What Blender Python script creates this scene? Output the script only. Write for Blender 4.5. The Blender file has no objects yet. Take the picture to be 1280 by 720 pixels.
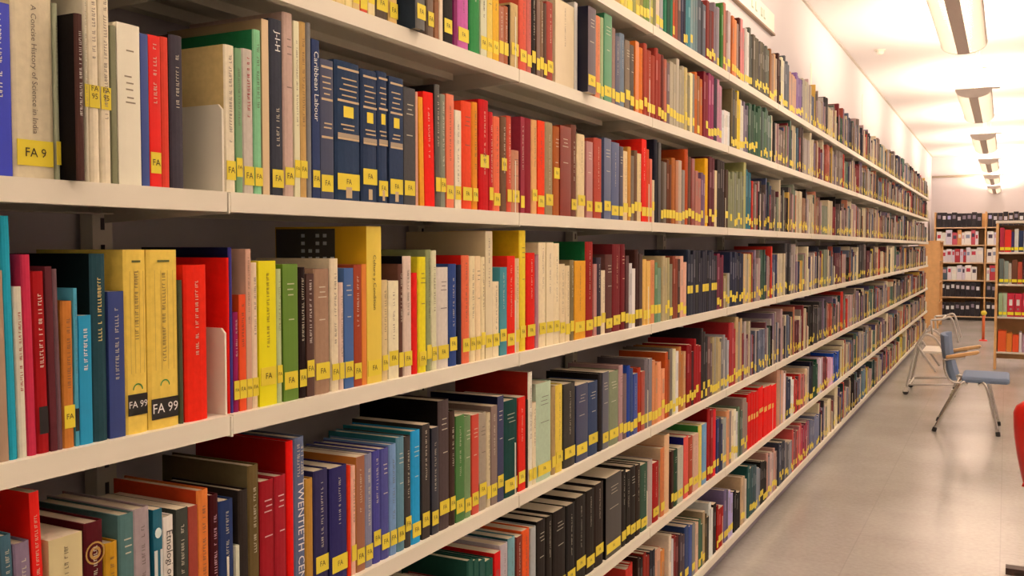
import bpy, bmesh, math, random, re
from mathutils import Vector, Matrix
C = bpy.context.scene.collection
S = bpy.context.scene
PI = math.pi
# ---------------------------------------------------------------- camera
EYE, F = 1.42, 1200.0
YAW, PIT = 0.4755, 0.0420
cam = bpy.data.cameras.new('camera'); co = bpy.data.objects.new('camera', cam); C.objects.link(co)
cam.sensor_width = 36.0; cam.lens = 36.0 * F / 1280; cam.clip_end = 100; cam.clip_start = 0.02
co.location = (0, 0, EYE); co.rotation_euler = (PI/2 - PIT, 0, YAW)
S.camera = co
# ---------------------------------------------------------------- world, exposure, light settings
w = bpy.data.worlds.new('world'); S.world = w; w.use_nodes = True
w.node_tree.nodes['Background'].inputs[0].default_value = (1.0, 0.86, 0.68, 1)
w.node_tree.nodes['Background'].inputs[1].default_value = 0.0
S.view_settings.view_transform = 'Standard'; S.view_settings.look = 'None'
S.view_settings.exposure = 1.16; S.view_settings.gamma = 1.0
S.view_settings.use_curve_mapping = False
LAMP_COL = (1.0, 0.775, 0.545)
UP_POWER, BELLY = 28.0, 2.6        # watts thrown at the ceiling and emission of the lamps' lower diffusers
LAMP_Y0, LAMP_STEP, LAMP_LEN = 7.73, 3.1, 1.6
# the shelving run
D, Y0, YEND = 1.074, 0.127, 15.13          # front plane, a bay joint, end of run
TOPS = [EYE+.751, EYE+.439, EYE+.0864, EYE-.262, EYE-.618, EYE-.968, EYE-1.305]
DEP, LIP = 0.28, 0.031
WALLX, CEIL, YWALL = -1.40, EYE+1.863, 21.6
TINT = (1.0, 0.86, 0.68)
random.seed(7)

# ---------------------------------------------------------------- pixel helpers: where a line of sight meets a plane of the room
cy, sy, cp, sp = math.cos(YAW), math.sin(YAW), math.cos(PIT), math.sin(PIT)
def project(X, Y, Z):
    Z -= EYE; r = X*cy + Y*sy; fw = -X*sy + Y*cy
    d = fw*cp - Z*sp; u = Z*cp + fw*sp
    return 640 + F*r/d, 360 - F*u/d
def ray(px, py):
    a, b = (px-640)/F, (360-py)/F
    fw = cp + b*sp; u = b*cp - sp
    return Vector((a*cy - fw*sy, a*sy + fw*cy, u))
def onX(px, py, X):
    d = ray(px, py); return Vector((0,0,EYE)) + d*(X/d.x)
def onY(px, py, Y):
    d = ray(px, py); return Vector((0,0,EYE)) + d*(Y/d.y)
def onZ(px, py, Z):
    d = ray(px, py); return Vector((0,0,EYE)) + d*((Z-EYE)/d.z)
def y_at(px, X, z):                      # Y of the point of line (X, ., z) seen at column px
    k, Z = (px-640)/F, z-EYE
    return (k*(-X*sy*cp - Z*sp) - X*cy)/(sy - k*cy*cp)

# ---------------------------------------------------------------- colours and materials
def lin(h):
    v = [int(h[i:i+2], 16)/255 for i in (0, 2, 4)]
    return [c/12.92 if c <= .04045 else ((c+.055)/1.055)**2.4 for c in v]
def alb(h, gain=1.0):
    return tuple(min(.86, max(.004, gain*c/t)) for c, t in zip(lin(h), TINT)) + (1,)
def mat(name, color=None, rough=.5, metal=0, noise=0, nscale=40, bump=0, emit=None, estr=0, attr=False, spec=.5, stretch=None):
    m = bpy.data.materials.new(name); m.use_nodes = True; nt = m.node_tree; b = nt.nodes['Principled BSDF']
    b.inputs['Roughness'].default_value = rough; b.inputs['Metallic'].default_value = metal
    b.inputs['Specular IOR Level'].default_value = spec
    src = None
    if attr:
        a = nt.nodes.new('ShaderNodeAttribute'); a.attribute_name = 'Col'; src = a.outputs['Color']
    else:
        b.inputs['Base Color'].default_value = color
    if noise or bump:
        tc = nt.nodes.new('ShaderNodeTexCoord'); n = nt.nodes.new('ShaderNodeTexNoise'); n.inputs['Scale'].default_value = nscale
        n.inputs['Detail'].default_value = 5
        vec = tc.outputs['Object']
        if stretch:
            mp = nt.nodes.new('ShaderNodeMapping'); mp.inputs['Scale'].default_value = stretch
            nt.links.new(vec, mp.inputs[0]); vec = mp.outputs[0]
        nt.links.new(vec, n.inputs['Vector'])
        if noise:
            mr = nt.nodes.new('ShaderNodeMapRange'); mr.inputs[3].default_value = 1-noise; mr.inputs[4].default_value = 1+noise
            mx = nt.nodes.new('ShaderNodeVectorMath'); mx.operation = 'SCALE'
            if src: nt.links.new(src, mx.inputs[0])
            else: mx.inputs[0].default_value = color[:3]
            nt.links.new(n.outputs['Fac'], mr.inputs[0]); nt.links.new(mr.outputs[0], mx.inputs['Scale']); src = mx.outputs[0]
        if bump:
            bp = nt.nodes.new('ShaderNodeBump'); bp.inputs['Strength'].default_value = bump; bp.inputs['Distance'].default_value = .002
            nt.links.new(n.outputs['Fac'], bp.inputs['Height']); nt.links.new(bp.outputs[0], b.inputs['Normal'])
    if src is not None: nt.links.new(src, b.inputs['Base Color'])
    if emit:
        b.inputs['Emission Color'].default_value = emit + (1,); b.inputs['Emission Strength'].default_value = estr
    return m
M = {}
M['cloth'] = mat('book_cloth', attr=True, rough=.62, noise=.15, nscale=90, bump=.25, spec=.14)
M['gloss'] = mat('book_laminate', attr=True, rough=.33, noise=.06, nscale=30, spec=.35)
M['print'] = mat('print', attr=True, rough=.5)
M['page'] = mat('page_edges', alb('D8C09A'), .9, noise=.16, nscale=60, stretch=(1, 30, .2))
M['label'] = mat('yellow_label', alb('F2D820'), .5, noise=.06, nscale=200)
M['steel'] = mat('cream_steel', alb('E8D6B4'), .38, noise=.03, nscale=6, spec=.4)
M['slot'] = mat('slot_dark', alb('3A3030'), .7)
M['wall'] = mat('wall_paint', (.69, .66, .70, 1), .85, noise=.03, nscale=3, bump=.08)
M['ceil'] = mat('ceiling_paint', (.72, .68, .71, 1), .9, noise=.015, nscale=2)
M['grey'] = mat('lamp_metal', (.55, .50, .47, 1), .45, noise=.04, nscale=20)
M['diff'] = mat('lamp_diffuser', (.8, .77, .7, 1), .5, emit=LAMP_COL, estr=BELLY)
M['chrome'] = mat('chrome', (.62, .6, .57, 1), .22, 1.0, noise=.05, nscale=20)
M['rubber'] = mat('rubber', (.03, .028, .026, 1), .8, noise=.1)
M['blue'] = mat('chair_fabric', alb('78828F'), .85, noise=.15, nscale=300, bump=.3)
M['wood'] = mat('beech', alb('D8A060'), .4, noise=.18, nscale=14, stretch=(1, 8, 1))
M['white'] = mat('white_enamel', alb('E0CDB0'), .4, noise=.04)
M['red'] = mat('red_plastic', alb('E01A10'), .35, noise=.04)
M['dark'] = mat('dark_base', alb('4A3228'), .5, noise=.08)

# ---------------------------------------------------------------- mesh helper
class MB:
    def __init__(s): s.v, s.f, s.c = [], [], []
    def face(s, pts, col=None):
        k = len(s.v); s.v += [tuple(p) for p in pts]; s.f.append(tuple(range(k, k+len(pts)))); s.c.append(col)
    def add(s, vs, fs, col=None):
        k = len(s.v); s.v += [tuple(p) for p in vs]
        for f in fs: s.f.append(tuple(k+i for i in f)); s.c.append(col)
    def box(s, x0, x1, y0, y1, z0, z1, col=None):
        v = [(x, y, z) for z in (z0, z1) for x, y in ((x0, y0), (x1, y0), (x1, y1), (x0, y1))]
        s.add(v, [(3,2,1,0), (4,5,6,7), (0,1,5,4), (1,2,6,5), (2,3,7,6), (3,0,4,7)], col)
    def prism(s, prof, ax, a0, a1, col=None):            # closed profile swept along an axis
        n = len(prof)
        def P(p, a):
            return (a, p[0], p[1]) if ax == 0 else (p[0], a, p[1]) if ax == 1 else (p[0], p[1], a)
        v = [P(p, a0) for p in prof] + [P(p, a1) for p in prof]
        s.add(v, [(i, (i+1) % n, n+(i+1) % n, n+i) for i in range(n)] + [tuple(range(n-1, -1, -1)), tuple(range(n, 2*n))], col)
    def tube(s, pts, r, n=10, col=None, cap=True):
        pts = [Vector(p) for p in pts]; rings = []
        for i, p in enumerate(pts):
            a = pts[max(0, i-1)]; b = pts[min(len(pts)-1, i+1)]; t = (b-a).normalized()
            up = Vector((0, 0, 1)) if abs(t.z) < .95 else Vector((1, 0, 0))
            u = t.cross(up).normalized(); w_ = t.cross(u)
            rr = r[i] if isinstance(r, (list, tuple)) else r
            rings.append([p + u*math.cos(2*PI*k/n)*rr + w_*math.sin(2*PI*k/n)*rr for k in range(n)])
        v = [q for rg in rings for q in rg]; f = []
        for i in range(len(pts)-1):
            for k in range(n): f.append((i*n+k, i*n+(k+1) % n, (i+1)*n+(k+1) % n, (i+1)*n+k))
        if cap: f += [tuple(range(n-1, -1, -1)), tuple((len(pts)-1)*n+k for k in range(n))]
        s.add(v, f, col)
    def build(s, name, m, parent=None, smooth=False, origin=None, bevel=0, weld=False):
        me = bpy.data.meshes.new(name)
        vs = s.v if origin is None else [(x-origin[0], y-origin[1], z-origin[2]) for x, y, z in s.v]
        me.from_pydata(vs, [], s.f)
        if any(c is not None for c in s.c):
            ca = me.color_attributes.new('Col', 'FLOAT_COLOR', 'CORNER'); buf = []
            for f, c in zip(s.f, s.c): buf += list(c or (.5, .5, .5, 1))*len(f)
            ca.data.foreach_set('color', buf)
        me.materials.append(m)
        if weld:
            bm = bmesh.new(); bm.from_mesh(me); bmesh.ops.remove_doubles(bm, verts=bm.verts, dist=1e-5); bmesh.ops.recalc_face_normals(bm, faces=bm.faces); bm.to_mesh(me); bm.free()
        if smooth: me.shade_smooth()
        o = bpy.data.objects.new(name, me); C.objects.link(o)
        if origin is not None: o.location = origin
        if parent is not None: o.parent = parent
        if bevel:
            b = o.modifiers.new('bevel', 'BEVEL'); b.width = bevel; b.segments = 2; b.limit_method = 'ANGLE'
        return o
def tag(o, label=None, cat=None, group=None, kind=None):
    if label: o['label'] = label
    if cat: o['category'] = cat
    if group: o['group'] = group
    if kind: o['kind'] = kind
    return o
def empty(name, loc=(0,0,0), rz=0):
    o = bpy.data.objects.new(name, None); C.objects.link(o); o.location = loc; o.rotation_euler = (0, 0, rz); o.empty_display_size = .1
    return o
def smooth_curve(pts, n=6):                               # Catmull-Rom through points
    P = [Vector(p) for p in pts]; out = []
    for i in range(len(P)-1):
        a, b, c, d = P[max(0, i-1)], P[i], P[i+1], P[min(len(P)-1, i+2)]
        for k in range(n):
            t = k/n
            out.append(.5*((2*b) + (c-a)*t + (2*a-5*b+4*c-d)*t*t + (3*b-a-3*c+d)*t**3))
    return out + [P[-1]]

# ---------------------------------------------------------------- room
XR, YB = 6.6, -4.2
def struct(name, mb, m, **k): return tag(mb.build(name, m, **k), kind='structure')
fm = bpy.data.materials.new('linoleum'); fm.use_nodes = True; nt = fm.node_tree; b = nt.nodes['Principled BSDF']
tc = nt.nodes.new('ShaderNodeTexCoord'); n1 = nt.nodes.new('ShaderNodeTexNoise'); n1.inputs['Scale'].default_value = 1.3; n1.inputs['Detail'].default_value = 8
n2 = nt.nodes.new('ShaderNodeTexNoise'); n2.inputs['Scale'].default_value = 45; n2.inputs['Detail'].default_value = 4
mp = nt.nodes.new('ShaderNodeMapping'); mp.inputs['Scale'].default_value = (4, .35, 1); mp.inputs['Rotation'].default_value = (0, 0, .5)
n3 = nt.nodes.new('ShaderNodeTexNoise'); n3.inputs['Scale'].default_value = 3; n3.inputs['Detail'].default_value = 6
rmp = nt.nodes.new('ShaderNodeValToRGB'); rmp.color_ramp.elements[0].color = alb('AC9E8A', .95); rmp.color_ramp.elements[1].color = alb('C4B6A2', .95)
rmp.color_ramp.elements[0].position = .36; rmp.color_ramp.elements[1].position = .64
ad = nt.nodes.new('ShaderNodeMath'); ad.operation = 'MULTIPLY_ADD'; ad.inputs[1].default_value = .3
nt.links.new(tc.outputs['Object'], n1.inputs['Vector']); nt.links.new(tc.outputs['Object'], n2.inputs['Vector'])
nt.links.new(tc.outputs['Object'], mp.inputs[0]); nt.links.new(mp.outputs[0], n3.inputs['Vector'])
nt.links.new(n2.outputs['Fac'], ad.inputs[0])
m2 = nt.nodes.new('ShaderNodeMath'); m2.operation = 'MULTIPLY'; m2.inputs[1].default_value = .7
nt.links.new(n1.outputs['Fac'], m2.inputs[0]); nt.links.new(m2.outputs[0], ad.inputs[2]); nt.links.new(ad.outputs[0], rmp.inputs[0])
bk = nt.nodes.new('ShaderNodeTexBrick'); bk.inputs['Scale'].default_value = 1.0; bk.inputs['Mortar Size'].default_value = .004; bk.inputs['Mortar Smooth'].default_value = .6
bk.inputs['Brick Width'].default_value = .62; bk.inputs['Row Height'].default_value = .62; bk.offset = 0
bk.inputs['Color1'].default_value = (1, 1, 1, 1); bk.inputs['Color2'].default_value = (.95, .95, .95, 1); bk.inputs['Mortar'].default_value = (.86, .86, .86, 1)
mu = nt.nodes.new('ShaderNodeMix'); mu.data_type = 'RGBA'; mu.blend_type = 'MULTIPLY'; mu.inputs['Factor'].default_value = .8
nt.links.new(tc.outputs['Object'], bk.inputs['Vector']); nt.links.new(rmp.outputs[0], mu.inputs['A']); nt.links.new(bk.outputs['Color'], mu.inputs['B'])
nt.links.new(mu.outputs['Result'], b.inputs['Base Color'])
rr = nt.nodes.new('ShaderNodeMapRange'); rr.inputs[3].default_value = .15; rr.inputs[4].default_value = .25
nt.links.new(n3.outputs['Fac'], rr.inputs[0]); nt.links.new(rr.outputs[0], b.inputs['Roughness'])
M['floor'] = fm
mb = MB(); mb.box(WALLX-.1, XR+.1, YB-.1, YWALL+.1, -.1, 0); struct('floor', mb, fm)
mb = MB(); mb.box(WALLX-.1, XR+.1, YB-.1, YWALL+.1, CEIL, CEIL+.1); struct('ceiling', mb, M['ceil'])
mb = MB(); mb.box(WALLX-.1, WALLX, YB, YWALL, 0, CEIL); struct('wall_left', mb, M['wall'])
mb = MB(); mb.box(XR, XR+.1, YB, YWALL, 0, CEIL); struct('wall_right', mb, M['wall'])
mb = MB(); mb.box(WALLX-.1, XR+.1, YWALL, YWALL+.1, 0, CEIL); struct('wall_back', mb, M['wall'])
mb = MB(); mb.box(WALLX-.1, XR+.1, YB-.1, YB, 0, CEIL); struct('wall_front', mb, M['wall'])
mb = MB(); mb.box(WALLX, WALLX+.02, YB+.01, YWALL-.01, CEIL-.012, CEIL-.001); struct('trim_1', mb, mat('trim_paint', (.55, .50, .46, 1), .8))
mb = MB(); mb.box(XR-.015, XR, YB+.01, YWALL-.01, 0, .08); struct('baseboard_right', mb, M['grey'])
mb = MB(); mb.box(WALLX+.01, XR-.02, YWALL-.015, YWALL, 0, .08); struct('baseboard_back', mb, M['grey'])

# ---------------------------------------------------------------- suspended lamps
def make_lamp():
    r = empty('pendant_lamp', (0, 0, 0)); W_, H_, L = .118, .068, LAMP_LEN
    def prof(a, s=1.0): return (W_*s*math.sin(a), -H_*s*max(0, math.cos(a))**.8)
    # side shells, belly strip, ribs and diffusers follow one curved belly; z=0 is the lamp's upper rim
    hb = MB()
    A = [-PI/2+PI*i/24 for i in range(25)]
    def strip(m_, a0, a1, s0, s1, y0, y1):
        aa = [a for a in A if a0-1e-6 <= a <= a1+1e-6]
        o_ = [prof(a, s0) for a in aa]; i_ = [prof(a, s1) for a in aa]
        m_.prism(o_ + i_[::-1], 1, y0, y1)
    st = MB(); strip(st, -PI/24*2.01, PI/24*2.01, 1.0, .93, .01, L-.01); st.build('perforated_strip', mat('strip_metal', (.8, .72, .7, 1), .5, noise=.08, nscale=60), r)
    df = MB()
    strip(df, -PI/2+PI/24*2, -PI/24*2, .92, .90, .015, L-.015); strip(df, PI/24*2, PI/2-PI/24*2, .92, .90, .015, L-.015)
    df.build('diffuser', M['diff'], r)
    for s_ in (-1, 1):
        rm = MB(); a = (-PI/2, -PI/2+PI/24*2) if s_ < 0 else (PI/2-PI/24*2, PI/2)
        strip(rm, a[0], a[1], 1.0, .92, .01, L-.01); rm.build('rim', M['grey'], r)
    for s_, y in ((0, 0), (1, L-.012)):
        e = MB(); e.prism([prof(a, 1.02) for a in A], 1, y, y+.012); e.build('end_cap', M['grey'], r)
    rb = MB(); y = .05
    while y < L-.04:
        strip(rb, -PI/2+PI/24*2, -PI/24*2, 1.0, .925, y, y+.0015); strip(rb, PI/24*2, PI/2-PI/24*2, 1.0, .925, y, y+.0015); y += .03
    tag(rb.build('louvre', M['grey'], r), kind='stuff')
    tp = MB(); tp.box(-.1, .1, .02, L-.02, -.03, -.026); tp.build('reflector', M['white'], r)
    for y in (.3, L-.3):
        c = MB(); c.tube([(0, y, -.026), (0, y, CEIL-(EYE+1.15)-.004)], .0022, 6); c.build('cable', M['grey'], r)
        c = MB(); c.tube([(0, y, CEIL-(EYE+1.15)-.02), (0, y, CEIL-(EYE+1.15)-.001)], .03, 14); c.build('ceiling_rose', M['white'], r)
    c = MB(); c.tube([(.05, .08, .004), (.17, .10, .006)], .006, 8); c.build('connector', M['grey'], r)
    return r
proto = make_lamp()
kids = list(proto.children)
lights = []
def up_light(x, y):
    l = bpy.data.lights.new('lamp_light', 'AREA'); l.shape = 'RECTANGLE'; l.size = .16; l.size_y = LAMP_LEN-.1
    l.energy = UP_POWER; l.color = LAMP_COL
    o = bpy.data.objects.new('lamp_light', l); C.objects.link(o); o.location = (x, y+LAMP_LEN/2, EYE+1.15+.015); o.rotation_euler = (PI, 0, 0)
ords = ['first', 'second', 'third', 'fourth', 'fifth', 'sixth', 'seventh', 'eighth', 'ninth', 'tenth']
k = 0
for col, X in enumerate((-.235, 3.1)):
    for i in range(-3, 5):
        y = LAMP_Y0 + LAMP_STEP*i
        if i == -1: y -= .25
        if y + LAMP_LEN > YWALL: y = YWALL - LAMP_LEN - .02
        if k == 0: o = proto
        else:
            o = proto.copy(); C.objects.link(o)
            for c_ in kids:
                d_ = c_.copy(); C.objects.link(d_); d_.parent = o
        o.location = (X, y, EYE+1.15); k += 1
        if col == 0:
            lab = {-3: 'hanging lamp over the aisle, above and behind the camera', -2: 'hanging lamp over the aisle, nearer than the largest one in view', -1: 'largest hanging lamp at the top of the picture, cream glowing belly with dark strip',
                   0: 'second hanging lamp from the top, grey end cap and short side connector',
                   1: 'third hanging lamp of the ceiling row, between the capped one and smaller ones',
                   2: 'fourth hanging lamp of the ceiling row, small and grey',
                   3: 'fifth hanging lamp of the row, next to last before end wall',
                   4: 'last and smallest hanging lamp, nearest the end wall'}.get(i, ('hanging lamp over the aisle, %s behind the camera' % ords[-2-i]))
        else: lab = 'hanging lamp over the far side of the room, %s from its near end' % ords[i+3]
        tag(o, lab, 'ceiling lamp', 'row of suspended lamps over the aisle' if col == 0 else 'second row of suspended lamps')
        up_light(X, y)

# ---------------------------------------------------------------- wall shelving: one bolted run of steel bays
run = empty('wall_shelving', (-D-DEP/2, (Y0-1+YEND)/2, 0))
tag(run, 'long cream steel wall shelving running the whole aisle, full of books', 'shelving')
ro = run.location.copy()
def rebase(o): o.parent = run; o.location = Vector(o.location) - ro
def tray(L, top_y=None):
    m = MB(); x1, x0 = 0, -DEP
    m.box(x0, x1-.002, 0, L, -.003, 0)
    m.box(x1-.002, x1, 0, L, -LIP, 0); m.box(x1-.022, x1-.002, 0, L, -LIP, -LIP+.002)
    m.box(x0, x0+.002, 0, L, -LIP, -.003); m.box(x0+.002, x0+.03, 0, L, -LIP, -LIP+.002)
    m.box(x0+.002, x1-.002, 0, .002, -LIP, -.003); m.box(x0+.002, x1-.002, L-.002, L, -LIP, -.003)
    m.box(x0+.08, x0+.11, .03, L-.03, -.02, -.003)
    return m
def brk():
    m = MB()
    m.prism([(-DEP+.002, -.045), (-.03, -LIP-.003), (0, -LIP-.003), (0, -.002), (-.012, 0), (-.012, .128), (-.02, .136), (-DEP+.002, .136)], 1, -.002, .002)
    return m
t0, b0 = None, None
njoint = int(YEND - Y0)+1
for j in range(-1, njoint):
    for k, z in enumerate(TOPS):
        y = Y0 + j + .004
        if t0 is None: t0 = tray(.992).build('shelf', M['steel']); o = t0
        else: o = t0.copy(); C.objects.link(o)
        o.location = (-D, y, z); rebase(o)
for j in range(-1, njoint+1):
    for k, z in enumerate(TOPS):
        if b0 is None: b0 = brk().build('bracket', M['steel']); o = b0
        else: o = b0.copy(); C.objects.link(o)
        o.location = (-D+.001, Y0+j, z); rebase(o)
u0 = None
for j in range(-1, njoint+1):
    top = TOPS[0] + .06
    if u0 is None:
        m = MB(); m.box(-.02, .01, -.02, .02, 0, top); u0 = m.build('upright', M['steel'])
        m = MB(); z = .1
        while z < top-.05: m.box(.01, .0105, -.004, .004, z, z+.02); z += .045
        s0 = tag(m.build('slots', M['slot'], u0), kind='stuff'); o = u0
    else:
        o = u0.copy(); C.objects.link(o); s = s0.copy(); C.objects.link(s); s.parent = o
    o.location = (-D-DEP-.014, Y0+j, 0.0); rebase(o)
m = MB(); m.box(-D-DEP+.02, -D-.05, Y0-1, Y0+njoint, 0, TOPS[6]-LIP-.004); o = m.build('plinth', mat('plinth_paint', alb('8A7A78'), .6), origin=(-D-DEP/2, 0, 0)); rebase(o)  # grey-purple puts the shade below the bottom shelf into the plinth's colour

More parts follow.
